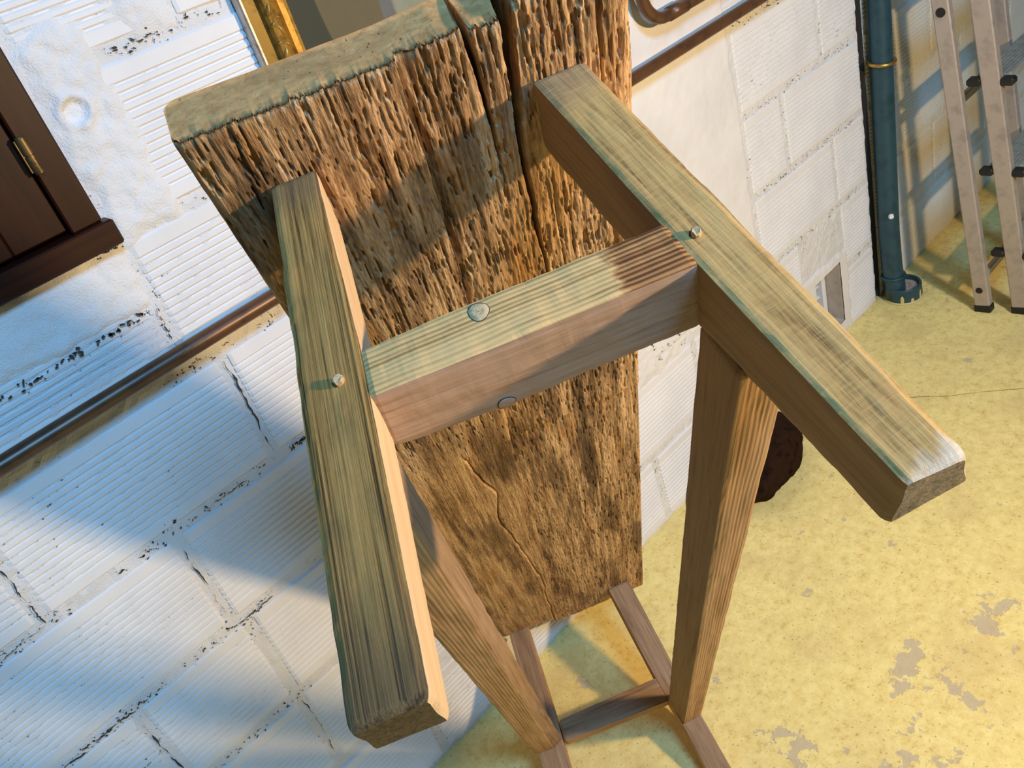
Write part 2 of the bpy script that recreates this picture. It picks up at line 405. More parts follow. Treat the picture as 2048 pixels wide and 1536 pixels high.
_bm = {}
NG, ZONE = 13, 0.150
def brick_mesh(L, H, mat):
    key = (round(L, 3), round(H, 3), mat.name)
    if key in _bm: return _bm[key]
    mz = (H - ZONE) / 2; p = ZONE / NG
    pr = [(0.010, 0.0), (0.003, 0.001), (0.0, 0.004)]
    for i in range(NG):
        z = mz + i * p
        pr += [(0.0, z + 0.0012), (0.0022, z + 0.0030), (0.0024, z + 0.0050), (0.0, z + 0.0072)]
    pr += [(0.0, H - 0.004), (0.003, H - 0.001), (0.010, H)]
    xs = [(0.0, 0.008), (0.0012, 0.0020), (0.006, 0.0)]
    xs = xs + [(L * 0.5, 0.0)] + [(L - a, b) for a, b in xs[::-1]]
    V = [(x, max(y, 0) + dy, z) for x, dy in xs for y, z in pr]; n = len(pr)
    Fc = [(i * n + j, (i + 1) * n + j, (i + 1) * n + j + 1, i * n + j + 1) for i in range(len(xs) - 1) for j in range(n - 1)]
    me = bpy.data.meshes.new('brick'); me.from_pydata(V, [], Fc); me.materials.append(mat); me.update()
    _bm[key] = me; return me
rng = np.random.RandomState(4)
def bricks(wall, rows, mat, holes):
    for k, js in rows.items():
        js = sorted(js)
        for a, b in zip(js[:-1], js[1:]):
            z0 = k * ROW
            if any(not (b <= h[0] or a >= h[1] or z0 + ROW <= h[2] + 0.02 or z0 >= h[3]) for h in holes): continue
            jt = 0.006 if (a in EDGE or b in EDGE) else 0.009
            L = b - a - 2 * jt; H = ROW - 0.020
            if L < 0.03: continue
            o = bpy.data.objects.new('brick', brick_mesh(L, H, mat)); COL.objects.link(o); o.parent = wall
            o.location = (a + jt, -0.0004 + rng.uniform(-0.0015, 0.001), z0 + 0.010)
            o.rotation_euler = (0, rng.uniform(-0.004, 0.004), rng.uniform(-0.004, 0.004))
EDGE = (2.243, 2.270)
rows = {
 0: [-1.22, -.83, -.44, -.05, .35, .74, 1.14, 1.54, 1.68, 1.86, 2.075, 2.243],
 1: [-1.02, -.63, -.23, .166, .56, .96, 1.36, 1.68, 1.86, 2.075, 2.243],
 2: [-1.21, -.82, -.43, -.04, .167, .55, .95, 1.35, 1.68, 2.07, 2.243],
 3: [-1.02, -.63, -.24, .147, .537, .93, 1.32, 1.68, 1.857, 2.243],
 4: [-1.22, -.83, -.44, -.052, .339, .73, 1.12, 1.50, 1.68, 2.055, 2.243],
 5: [-1.27, -.88, -.49, -.1, .294, .68, 1.08, 1.47, 1.86, 2.243],
 6: [-1.24, -.85, -.455, .295, .365, .80, 1.2, 1.6, 2.0, 2.243],
 7: [-1.24, -.85, -.455, .295, .50, .9, 1.3, 1.7, 2.1, 2.243],
 8: [-1.24, -.85, -.455, .295, .41, .80, 1.2, 1.6, 2.0, 2.243],
 9: [-1.24, -.75, -.35, .05, .45, .85, 1.25, 1.65, 2.05, 2.243]}
bricks(wall_l, rows, M['brick'], [(1.87, 2.07, 0.0, 0.26), CAB, (0.30, 0.36, 1.25, 1.44)])
rrows = {k: [2.270] + [2.270 + (.39 if k % 2 else .20) + .39 * i for i in range(10)] + [6.48] for k in range(10)}
bricks(wall_r, rrows, M['brick_old'], [])

def patch(x0, x1, z0, z1, mat, rough, lift, seed, edge=0.03, holes=(), label=None, step=0.004, dimple=None, fscale=75):
    xs = np.arange(x0, x1 + step, step); zs = np.arange(z0, z1 + step, step)
    for h in holes:
        for hv in h[:2]: xs[np.argmin(abs(xs - hv))] = hv
        for hv in h[2:]: zs[np.argmin(abs(zs - hv))] = hv
    X, Z = np.meshgrid(xs, zs, indexing='ij')
    d = np.minimum(np.minimum(X - x0, x1 - X), np.minimum(Z - z0, z1 - Z)) + 0.5 * edge * fbm(X * 26, Z * 26, seed + 9, 4)
    msk = sstep(0.0, edge, d)
    Y = 0.0045 - (0.0045 + lift) * msk - rough * msk * (fbm(X * fscale, Z * fscale, seed, 4))
    if dimple is not None:
        r = np.hypot(X - dimple[0], Z - dimple[1]); Y = Y + 0.009 * (1 - sstep(dimple[2] * 0.75, dimple[2], r)) - 0.004 * np.exp(-((r - dimple[2]) / 0.005) ** 2)
    n2 = len(zs); f = []
    for i in range(len(xs) - 1):
        for j in range(n2 - 1):
            cx, cz = (xs[i] + xs[i + 1]) / 2, (zs[j] + zs[j + 1]) / 2
            if any(h[0] < cx < h[1] and h[2] < cz < h[3] for h in holes): continue
            f.append((i * n2 + j, (i + 1) * n2 + j, (i + 1) * n2 + j + 1, i * n2 + j + 1))
    o = mesh_obj('plaster_patch', np.stack([X, Y, Z], -1).reshape(-1, 3), f, mat, wall_l, smooth=True)
    if label: o['label'] = label
    return o
patch(0.286, 0.405, 1.22, 1.52, M['plaster'], 0.0035, 0.003, 40, 0.03, dimple=(0.330, 1.405, 0.018))
patch(0.02, 0.302, 1.138, 1.250, M['plaster'], 0.0022, 0.002, 47, 0.02)
patch(-0.35, 0.02, 1.15, 1.250, M['plaster'], 0.0022, 0.002, 48, 0.02)
patch(0.40, 0.52, 1.435, 1.66, M['plaster'], 0.0035, 0.003, 43, 0.05)
patch(1.20, 1.685, 0.43, 1.30, M['smooth_plaster'], 0.0012, 0.003, 51, 0.02, fscale=40)
patch(1.10, 1.36, 0.36, 0.60, M['smooth_plaster'], 0.0035, 0.002, 54, 0.06)
patch(1.83, 2.10, -0.005, 0.285, M['smooth_plaster'], 0.001, 0.003, 57, 0.02, holes=[HOLE])

# dark pits and open cracks in the joints
def pits(lines, seed):
    rs = np.random.RandomState(seed); parts = []
    for (xa, za, xb, zb, n, sz, spread, y) in lines:
        for i in range(n):
            t = rs.rand(); x = xa + (xb - xa) * t + rs.normal(0, spread); z = za + (zb - za) * t + rs.normal(0, spread)
            if abs(xb - xa) < abs(zb - za): x = xa + (xb - xa) * t + rs.normal(0, spread * .5)
            r = sz * rs.uniform(.35, 1.2); el = rs.uniform(1.0, 2.6); an = math.atan2(zb - za, xb - xa) + rs.normal(0, .5); m_ = 9; vv = []
            for k in range(m_):
                a = 2 * math.pi * k / m_; q_ = r * rs.uniform(.55, 1.25); px, pz = q_ * math.cos(a) * el, q_ * math.sin(a)
                vv.append((x + px * math.cos(an) - pz * math.sin(an), y, z + px * math.sin(an) + pz * math.cos(an)))
            parts.append((vv, [tuple(range(m_))]))
    return parts
PL = [(.36, .829, .44, .829, 26, .0020, .002, -.0014), (.05, .829, .33, .829, 40, .0013, .004, -.0014), (-.20, .829, .0, .829, 26, .0012, .004, -.0014),
      (.10, .829, .16, .845, 18, .0016, .004, -.0014), (-.16, .62, .02, .62, 60, .0016, .0035, -.0014), (.05, .62, .22, .62, 34, .0014, .004, -.0014),
      (-.02, 1.133, .28, 1.140, 64, .0021, .0032, -.0030), (.20, 1.244, .29, 1.238, 34, .0018, .0022, -.0045), (.40, 1.450, .56, 1.452, 34, .0016, .0045, -.0014),
      (.30, 1.243, .47, 1.243, 16, .0011, .004, -.0014), (.24, 1.036, .44, 1.036, 20, .0012, .004, -.0014), (.0, .414, .20, .414, 30, .0014, .004, -.0014),
      (1.69, .829, 2.2, .829, 50, .0013, .004, -.0014), (1.69, .621, 2.2, .621, 50, .0013, .004, -.0014), (1.69, 1.036, 2.2, 1.036, 50, .0013, .004, -.0014), (1.69, .414, 2.2, .414, 40, .0013, .004, -.0014),
      (2.055, .84, 2.055, 1.03, 16, .0011, .002, -.0012), (1.857, .63, 1.857, .82, 16, .0011, .002, -.0012), (1.21, .50, 1.33, .54, 40, .0024, .018, -.0060), (1.22, .44, 1.36, .47, 16, .0016, .012, -.0060)]
def rift(x, z0, z1, wmax, seed, level=False):
    rs = np.random.RandomState(seed); n = 40; t = np.linspace(0, 1, n); c = np.cumsum(rs.normal(0, .0009, n)); c -= np.linspace(c[0], c[-1], n)
    wd = 0.6 * np.clip(wmax * (fbm(t * 9, t * 0 + seed, 300, 3) + .35), 0.00008, wmax) * (.25 + .75 * np.sin(np.pi * np.clip(t, .02, .98)) ** .4)
    if level: vv = [(z0 + (z1 - z0) * tt, -.0018, x + cc + s_ * ww) for tt, cc, ww in zip(t, c, wd) for s_ in (-1, 1)]
    else: vv = [(x + cc + s_ * ww, -.0018, z0 + (z1 - z0) * tt) for tt, cc, ww in zip(t, c, wd) for s_ in (-1, 1)]
    return vv, [(2 * i, 2 * i + 1, 2 * i + 3, 2 * i + 2) for i in range(n - 1)]
RF = [rift(-.052, .835, .960, .0034, 1), rift(.147, .650, .800, .0026, 2), rift(.339, .845, 1.018, .0034, 3), rift(.293, 1.07, 1.138, .0026, 4), rift(-.04, .43, .605, .0036, 5),
      rift(.167, .23, .40, .0024, 6), rift(.829, .365, .45, .0040, 7, True), rift(.829, .20, .28, .0022, 8, True), rift(.62, -.15, -.02, .0040, 9, True), rift(.62, .15, .22, .0026, 10, True), rift(.832, -.16, -.05, .0018, 11, True)]
po = mesh_obj('joint_pits', *join_geo(pits(PL, 12) + RF), M['dark_gap'], wall_l); po['kind'] = 'stuff'

# vent niche
vx0, vx1, vz0, vz1 = HOLE
rv = []
rv.append(box_geo(vx0 - .012, vx0, 0.0015, 0.118, vz0 - .012, vz1 + .012)); rv.append(box_geo(vx1, vx1 + .012, 0.0015, 0.118, vz0 - .012, vz1 + .012))
rv.append(box_geo(vx0, vx1, 0.0015, 0.118, vz0 - .012, vz0)); rv.append(box_geo(vx0, vx1, 0.0015, 0.118, vz1, vz1 + .012))
mesh_obj('vent_reveal', *join_geo(rv), M['reveal'], wall_l)
ve = empty('wall_vent', ((vx0 + vx1) / 2, 0.06, vz0))
tag(ve, 'small white framed vent in a niche of the block wall near the blue pipe', 'vent')
h2 = (vx1 - vx0) / 2 - .004; hz = vz1 - vz0
mesh_obj('vent_frame', *join_geo([box_geo(-h2, -h2 + .018, -.012, .03, .002, hz - .002, .002), box_geo(h2 - .018, h2, -.012, .03, .002, hz - .002, .002),
                                  box_geo(-h2 + .018, h2 - .018, -.012, .03, .002, .02, .002), box_geo(-h2 + .018, h2 - .018, -.012, .03, hz - .02, hz - .002, .002)]), M['white_frame'], ve)
mesh_obj('vent_back', *box_geo(-h2 + .016, h2 - .016, .028, .034, .01, hz - .01), M['dark_gap'], ve)
for i in range(4):
    zc = 0.04 + i * 0.037
    mesh_obj('slat', *box_geo(-h2 + .017, h2 - .017, .002, .026, zc, zc + .006, .001), M['white_frame'], ve)

# ================================================================ BENCH STOOD ON END
BU = ((0.87549, -0.24693, -0.41542), (-0.48295, -0.41254, -0.77243), (0.01946, 0.87679, -0.48043))  # columns: width u, length v, out of the underside w
bm4 = Matrix(BU).to_4x4(); bm4.translation = (0.6908, -0.1248, 0.1797)
bench = empty('wooden_bench', mat=bm4)
tag(bench, 'worm-eaten thick plank bench stood on end with its splayed legs towards the room', 'bench')

# ---- slab: thick plank, underside as a dense relief
TH = 0.045
u0, u1 = -0.160, 0.161
us = np.linspace(0, 1, 400)
vs = np.concatenate([np.linspace(0, 0.60, 330, endpoint=False), np.linspace(0.60, 1.0, 470)])
S, T = np.meshgrid(us, vs, indexing='ij')
U = u0 + (u1 - u0) * S
vt = np.interp(us, [(x - u0) / (u1 - u0) for x in (-.16, -.10, -.0085, -.007, .041, .044, .067, .072, .10, .161)],
               [1.434, 1.433, 1.432, 1.432, 1.435, 1.430, 1.430, 1.440, 1.440, 1.436])
vb = np.interp(us, [(x - u0) / (u1 - u0) for x in (-.16, -.05, -.044, -.014, .161)], [.036, .016, -.028, -.038, -.047])
vt = vt + 0.0013 * fbm(us * 60, us * 0 + 3, 70, 4); vb = vb + 0.0015 * fbm(us * 40, us * 0 + 9, 71, 4)
V = vb[:, None] + (vt - vb)[:, None] * T
# outline wobble
U = U + 0.0012 * fbm(V * 14, V * 0 + 1, 72, 4) * (1 - S) ** 6 + 0.0012 * fbm(V * 14, V * 0 + 7, 73, 4) * S ** 6
pl = lambda pts, v: np.interp(v, [p[1] for p in pts[::-1]], [p[0] for p in pts[::-1]])
led = pl([(-.0075, 1.44), (-.0108, 1.3845), (-.0081, 1.333), (-.010, 1.25), (-.0116, 1.163), (-.011, .927), (-.0178, .78), (-.0187, .595), (-.0249, .38), (-.035, .1)], V) + 0.0016 * fbm(V * 45, V * 0, 74, 3)
crk = pl([(-.074, .86), (-.0707, .807), (-.0551, .7226), (-.0666, .6345), (-.0574, .508), (-.0408, .309), (-.0454, .016)], V) + 0.003 * fbm(V * 30, V * 0 + 4, 75, 3)
k2 = pl([(.0716, 1.44), (.0678, 1.3647), (.0649, 1.3158), (.0659, 1.2755), (.0662, 1.2245), (.0682, 1.1577), (.069, 1.0)], V) + 0.0010 * fbm(V * 40, V * 0 + 2, 76, 3)
k1 = pl([(.0421, 1.44), (.0439, 1.394), (.0459, 1.351), (.0467, 1.32), (.047, 1.30), (.048, 1.2)], V) + 0.0008 * fbm(V * 40, V * 0 + 5, 77, 3)
k3 = pl([(.1362, 1.44), (.1352, 1.365), (.1367, 1.311), (.138, 1.2)], V) + 0.0012 * fbm(V * 30, V * 0 + 6, 78, 3)
rough = 0.35 + 0.65 * sstep(0.80, 1.0, V)                                   # upper part badly eaten, lower part calmer
rough = np.where(U > led, np.maximum(rough, 0.55), rough)
# long shallow furrows + pits (worm galleries)
H = 0.0013 * fbm(U * 120, V * 9, 80, 4) * rough + 0.0012 * fbm(U * 420, V * 48, 84, 3) * rough
pn = fbm(U * 400, V * 40, 90, 3); pm = fbm(U * 14, V * 7, 95, 3)
thr = 0.36 - 0.26 * pm + 0.10 * (1 - sstep(0.75, 1.0, V)) - 0.10 * sstep(1.36, 1.43, V) - 0.05 * (U > led) + 0.22 * (1 - sstep(0.78, 0.98, V)) * (U < led)
H -= 0.0030 * sstep(0, 0.20, pn - thr) * (0.25 + rough)
pn2 = fbm(U * 430, V * 80, 98, 2); H -= 0.0014 * sstep(0.40, 0.6, pn2) * rough
H += 0.0011 * fbm(U * 240, V * 20, 101, 2) * sstep(1.30, 1.43, V)
# stripped strip right of the ledge
inB = (U > led)
H -= np.where(inB, (0.0045 * sstep(0.60, 1.0, V) + 0.0012) * (0.35 + 0.65 * np.exp(-np.maximum(U - led, 0) / 0.016)) + 0.0035 * np.exp(-np.maximum(U - led, 0) / 0.007) * sstep(.85, 1.1, V), 0)
# delaminated layer right of the wavy crack in the lower half
H -= np.where((U > crk) & (V < .86), 0.0022, 0.0)
H -= 0.0040 * np.exp(-((U - crk) / 0.0012) ** 2) * (V < .86)
def crack(H, c, width, depth): return np.minimum(H, -depth * np.clip(1.25 - np.abs(U - c) / np.maximum(width, 1e-5), 0, 1))
w2 = np.interp(V, [1.0, 1.10, 1.16, 1.30, 1.36, 1.44], [0, .0006, .0012, .0022, .0030, .0046]); d2 = np.interp(V, [1.0, 1.12, 1.3, 1.40, 1.44], [0, .014, .032, .0445, .0445])
H = crack(H, k2, w2, d2)
w1 = np.interp(V, [1.25, 1.31, 1.38, 1.44], [0, .0008, .0018, .0030]); d1 = np.interp(V, [1.25, 1.31, 1.40, 1.44], [0, .012, .036, .0445])
H = crack(H, k1, w1, d1)
w3 = np.interp(V, [1.18, 1.28, 1.44], [0, .001, .0022]); H = crack(H, k3, w3, w3 * 5)
k4 = .087 + 0.002 * fbm(V * 20, V * 0 + 8, 79, 3); w4 = np.interp(V, [.95, 1.05, 1.25, 1.33], [0, .0009, .0009, 0]); H = crack(H, k4, w4, w4 * 7)
# rounded arrises
eL = np.clip(0.009 - (U - u0), 0, .009); eR = np.clip(0.006 - (u1 - U), 0, .006); eT = np.clip(0.005 - (vt[:, None] - V), 0, .005)
H -= 0.009 - np.sqrt(np.maximum(.009 ** 2 - eL ** 2, 0)) + 0.006 - np.sqrt(np.maximum(.006 ** 2 - eR ** 2, 0)) + 0.5 * (0.005 - np.sqrt(np.maximum(.005 ** 2 - eT ** 2, 0)))
H = np.clip(H, -TH + 0.0004, 0.004)
na, nv = U.shape
verts = np.stack([U, V, H], -1).reshape(-1, 3)
I = np.arange(na * nv).reshape(na, nv)
q = np.stack([I[:-1, :-1], I[1:, :-1], I[1:, 1:], I[:-1, 1:]], -1).reshape(-1, 4)
faces = [q]; fm = [np.zeros(len(q), int)]
def smooth_v(a):
    k = np.ones(41) / 41; b = np.convolve(np.pad(a, 20, mode='edge'), k, mode='valid'); b[0], b[-1] = a[0], a[-1]; return b
def skirt(line, mat, steps=7, bulge=0.0, du=0, dv=0):
    """close the slab from a border line of the relief to its back"""
    global verts
    P = verts[line]; base = len(verts); rows_ = [line]; add = []
    for k in range(1, steps + 1):
        t = k / steps; Qp = P.copy(); Qp[:, 2] = P[:, 2] + (-TH - P[:, 2]) * t
        if dv: Qp[:, 1] = P[:, 1] + (smooth_v(P[:, 1]) - P[:, 1]) * min(1, t * 3.0)
        add.append(Qp)
    verts = np.concatenate([verts] + add)
    for k in range(steps): rows_.append(np.arange(base + k * len(line), base + (k + 1) * len(line)))
    for a, b in zip(rows_[:-1], rows_[1:]):
        faces.append(np.stack([a[:-1], a[1:], b[1:], b[:-1]], -1)); fm.append(np.full(len(a) - 1, mat))
    return rows_[-1]
bt = skirt(I[::-1, -1], 1, 7, dv=1)          # upper end grain
bl = skirt(I[0, :][::-1], 0, 5, du=-1)
bb = skirt(I[:, 0], 1, 4, dv=-1)
br = skirt(I[-1, :], 0, 5, du=1)
faces.append(np.stack([bb[:-1], bt[::-1][:-1], bt[::-1][1:], bb[1:]], -1)); fm.append(np.full(len(bb) - 1, 0))
Q = np.concatenate(faces)
RC = 0.011                                                               # worn round back corner of the left edge
a_ = u0 + RC - verts[:, 0]; b_ = (-TH + RC) - verts[:, 2]; r_ = np.hypot(a_, b_); k_ = (a_ > 0) & (b_ > 0) & (r_ > RC)
verts[k_, 0] = u0 + RC - a_[k_] / r_[k_] * RC; verts[k_, 2] = -TH + RC - b_[k_] / r_[k_] * RC
me = bpy.data.meshes.new('plank_top')
me.vertices.add(len(verts)); me.vertices.foreach_set('co', verts.astype(np.float32).ravel())
me.loops.add(Q.size); me.loops.foreach_set('vertex_index', Q.astype(np.int32).ravel())
me.polygons.add(len(Q)); me.polygons.foreach_set('loop_start', np.arange(0, Q.size, 4, dtype=np.int32))
me.materials.append(M['slab']); me.materials.append(M['endgrain'])
me.polygons.foreach_set('material_index', np.concatenate(fm).astype(np.int32))
me.update(calc_edges=True); me.validate()
slab = bpy.data.objects.new('plank_top', me); COL.objects.link(slab); slab.parent = bench
slab['label'] = 'thick worm-eaten plank with split upper end'

# ---- squared timbers: list of stations, each a quad of corners in bench coordinates
def beam(name, stations, mats, side_mat, end_mats, r=0.0035, jit=0.0007, seed=0, n_len=70, parent=None, label=None, nper=9, cham=(0.004, 0.004)):
    """corners order a,b,c,d round the section; side k lies between corner k and k+1"""
    St = np.array([[c for c in s] for s in stations], float)        # (ns,4,3)
    mid = St.mean(1); seg = np.linalg.norm(np.diff(mid, axis=0), axis=1); arc = np.concatenate([[0], np.cumsum(seg)]); Ltot = arc[-1]
    axis = (mid[-1] - mid[0]); axis /= np.linalg.norm(axis)
    x = St[0, 1] - St[0, 0]; x -= axis * (x @ axis); x /= np.linalg.norm(x); y = np.cross(axis, x)
    Mx = np.stack([x, y, axis], 1); org = mid[0]
    inset = [0.0, 0.0012, 0.003, 0.006]
    ts = np.concatenate([[0, .0012, .003, .006], np.linspace(.012, Ltot - .012, n_len), [Ltot - .006, Ltot - .003, Ltot - .0012, Ltot]])
    ring = []                                                      # (bilinear coords along each side)
    for k in range(4):
        for j in range(nper): ring.append((k, j / nper))
    nr = len(ring); Vv = []
    for t in ts:
        c = np.array([[np.interp(t, arc, St[:, k, a]) for a in range(3)] for k in range(4)])
        ctr = c.mean(0)
        dend = min(t, Ltot - t); ch = cham[0] if t < Ltot / 2 else cham[1]
        shrink = ch * max(0, 1 - dend / 0.006) ** 2 * 0.9
        for k, fr in ring:
            p = c[k] + (c[(k + 1) % 4] - c[k]) * fr
            L_ = np.linalg.norm(c[(k + 1) % 4] - c[k]); dc = min(fr, 1 - fr) * L_
            # round the arrises
            if dc < r * 1.6:
                kk = k if fr < 0.5 else (k + 1) % 4
                dirc = (ctr - c[kk]); dirc /= np.linalg.norm(dirc)
                wob = 0.6 + 0.8 * abs(float(fbm(np.array([t * 45.0]), np.array([kk * 3.3]), 200 + seed, 3)[0]))
                p = p + dirc * r * 0.45 * wob * (1 - dc / (r * 1.6)) ** 2
            if shrink: p = p + (ctr - p) / np.linalg.norm(ctr - p) * shrink
            Vv.append(p)
    Vv = np.array(Vv)
    nn = jit * fbm(Vv[:, 2] * 28 + Vv[:, 1] * 25, Vv[:, 0] * 60 + Vv[:, 2] * 9, 210 + seed, 3)
    ctrs = np.repeat(np.array([[np.interp(t, arc, mid[:, a]) for a in range(3)] for t in ts]), nr, 0)
    dv_ = Vv - ctrs; dv_ /= np.linalg.norm(dv_, axis=1)[:, None]
    Vv = Vv + dv_ * nn[:, None]
    Fq, Fm = [], []
    for i in range(len(ts) - 1):
        for k in range(nr):
            Fq.append((i * nr + k, i * nr + (k + 1) % nr, (i + 1) * nr + (k + 1) % nr, (i + 1) * nr + k)); Fm.append(side_mat[ring[k][0]])
    c0 = len(Vv); Vv = np.concatenate([Vv, [Vv[:nr].mean(0), Vv[-nr:].mean(0)]])
    for k in range(nr):
        Fq.append((c0, (k + 1) % nr, k)); Fm.append(end_mats[0])
        b0 = (len(ts) - 1) * nr; Fq.append((c0 + 1, b0 + k, b0 + (k + 1) % nr)); Fm.append(end_mats[1])
    loc = (Vv - org) @ Mx
    m4 = Matrix(Mx.tolist()).to_4x4(); m4.translation = org
    o = mesh_obj(name, loc, Fq, mats, parent or bench, m4, False, Fm)
    if label: o['label'] = label
    return o
VU = 1.376
def leg_st(pts):   # (w, u_in_top, u_out_top, v_top, u_in_bot, u_out_bot, v_in_bot, v_out_bot)
    return [[(ui, vtp, w), (uo, vtp, w), (uob, vob, w), (uib, vib, w)] for (w, ui, uo, vtp, uib, uob, vib, vob) in pts]
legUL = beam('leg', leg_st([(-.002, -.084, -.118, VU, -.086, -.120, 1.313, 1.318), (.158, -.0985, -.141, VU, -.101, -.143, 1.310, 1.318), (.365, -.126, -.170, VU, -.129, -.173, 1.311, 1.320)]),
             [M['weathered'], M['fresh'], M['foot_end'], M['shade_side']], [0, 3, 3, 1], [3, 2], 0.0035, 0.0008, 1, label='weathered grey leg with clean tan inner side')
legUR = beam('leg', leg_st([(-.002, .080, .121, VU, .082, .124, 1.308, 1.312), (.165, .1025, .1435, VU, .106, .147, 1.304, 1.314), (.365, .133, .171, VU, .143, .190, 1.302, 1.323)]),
             [M['weathered_saw'], M['shade_side'], M['grey_end'], M['fresh']], [0, 3, 1, 1], [1, 2], 0.0035, 0.0006, 2, label='sawn grey leg with shade painted into its brown inner side')
stU = beam('stretcher', [[(-.102, VU + .0005, .158), (-.106, VU + .0005, .192), (-.110, 1.308, .192), (-.104, 1.308, .158)],
                         [(-.02, VU + .001, .1575), (-.02, VU + .001, .1945), (-.02, 1.303, .1945), (-.02, 1.303, .158)],
                         [(.106, VU + .0005, .158), (.110, VU + .0005, .196), (.116, 1.303, .196), (.110, 1.303, .158)]],
           [M['pale'], M['pinkish'], M['pinkish']], [0, 1, 1, 1], [1, 1], 0.003, 0.0007, 3, label='pale bleached cross stretcher with pinkish front')
legLR = beam('leg', leg_st([(-.002, .080, .126, .041, .080, .126, -.010, -.010), (.20, .089, .132, .041, .089, .132, -.015, -.015), (.30, .098, .138, .041, .098, .138, -.015, -.015), (.402, .102, .145, .041, .102, .145, .012, .0115)]),
             [M['lower'], M['rail']], [0, 1, 1, 1], [1, 1], 0.003, 0.0006, 4)
legLL = beam('leg', leg_st([(-.002, -.101, -.143, .041, -.101, -.143, -.010, -.010), (.19, -.118, -.165, .041, -.118, -.165, -.012, -.012), (.235, -.124, -.176, .041, -.124, -.176, -.012, -.012), (.395, -.138, -.192, .041, -.138, -.192, .012, .0125)]),
             [M['lower'], M['rail']], [0, 1, 1, 1], [1, 1], 0.003, 0.0006, 5)
stL = beam('stretcher', [[(-.115, .0405, .190), (-.121, .0405, .232), (-.121, -.012, .232), (-.115, -.012, .190)], [(.091, .0405, .194), (.095, .0405, .243), (.095, -.012, .243), (.091, -.012, .194)]],
           [M['lower'], M['rail']], [0, 1, 1, 1], [1, 1], 0.003, 0.0006, 6, n_len=40)
# side rails between the two trestles (corner order: inner-front, outer-front, outer-back, inner-back)
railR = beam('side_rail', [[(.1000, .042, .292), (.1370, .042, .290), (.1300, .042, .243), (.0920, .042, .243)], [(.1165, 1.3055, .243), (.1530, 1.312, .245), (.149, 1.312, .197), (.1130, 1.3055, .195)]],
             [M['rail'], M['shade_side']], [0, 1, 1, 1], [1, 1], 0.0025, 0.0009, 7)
railL = beam('side_rail', [[(-.143, .042, .234), (-.182, .042, .230), (-.172, .042, .190), (-.1225, .042, .2250)], [(-.114, 1.3105, .238), (-.153, 1.318, .238), (-.150, 1.318, .198), (-.107, 1.3105, .198)]],
             [M['rail'], M['lower']], [0, 0, 0, 1], [1, 1], 0.0025, 0.0009, 8)
# pegs through the legs, knots in the stretcher
def peg(u, w_, rr, hh, seed, mat, name='peg'):
    rs = np.random.RandomState(seed); n = 12; Vv, Fq = [], []
    for j, (z, k) in enumerate(((-.004, 1.0), (hh * .7, 1.0), (hh, .8))):
        for i in range(n):
            a = 2 * math.pi * i / n; r_ = rr * k * (1 + rs.uniform(-.13, .13)); Vv.append((u + r_ * math.cos(a), VU + z + rs.uniform(-.0006, .0006) * (j > 0), w_ + r_ * math.sin(a)))
    for j in range(2):
        for i in range(n): Fq.append((j * n + i, (j + 1) * n + i, (j + 1) * n + (i + 1) % n, j * n + (i + 1) % n))
    Fq.append(tuple(2 * n + i for i in range(n))[::-1])
    return mesh_obj(name, Vv, Fq, mat, bench)
peg(-.1175, .1735, .0034, .0045, 1, M['knot'])
peg(.117, .175, .0034, .0042, 2, M['knot'])
def disc(name, c, nrm_axis, r, h, mat, parent_part, seed):
    n = 28; rs = np.random.RandomState(seed); prof = [(r, -.002), (r, h * .6), (r * .93, h), (r * .45, h * 1.05), (0.0004, h * 1.1)]; Vv, Fq = [], []
    for rr, z in prof:
        for i in range(n):
            a = 2 * math.pi * i / n; q_ = rr * (1 + .05 * math.sin(3 * a + seed))
            Vv.append((c[0] + q_ * math.cos(a), c[1] + z, c[2] - q_ * math.sin(a)) if nrm_axis == 1 else (c[0] + q_ * math.cos(a), c[1] + q_ * math.sin(a), c[2] + z))
    for j in range(len(prof) - 1):
        for i in range(n): Fq.append((j * n + i, j * n + (i + 1) % n, (j + 1) * n + (i + 1) % n, (j + 1) * n + i))
    inv = parent_part.matrix_local.inverted()
    return mesh_obj(name, [inv @ Vector(p) for p in Vv], Fq, mat, parent_part, smooth=True)
bpy.context.view_layer.update()
disc('knot_gap', (-.0245, VU + .0003, .1665), 1, .0072, .0010, M['dark_gap'], stU, 1)
disc('knot', (-.0245, VU + .0005, .1665), 1, .0066, .0010, M['knot'], stU, 1)
disc('knot_gap', (-.028, 1.309, .1942), 2, .0066, .0006, M['dark_gap'], stU, 2)
disc('knot', (-.028, 1.309, .1944), 2, .0061, .0006, M['pinkish'], stU, 2)

# ================================================================ WALL FIXTURES
# brown copper heating pipe along the wall
PZ, PR, PY = 1.073, 0.0125, -0.036
pp = [(x, PY + 0.003 * math.sin(x * 2.3), PZ + 0.003 * math.sin(x * 3.1 + 1)) for x in np.linspace(-1.29, 2.22, 60)]
cp = empty('copper_pipe', (-1.29, PY, PZ)); tag(cp, 'long brown painted pipe running level along the block wall', 'pipe')
tv, tf = tube_geo([(p[0] + 1.29, p[1] - PY, p[2] - PZ) for p in pp], PR, 20); mesh_obj('tube', tv, tf, M['copper'], cp, smooth=True)
for xb in (-.62, 0.98, 2.05):
    mesh_obj('pipe_clip', *tube_geo([(xb + 1.29, -PY - .003, 0), (xb + 1.29, -.004, 0)], .004, 10), M['copper'], cp)
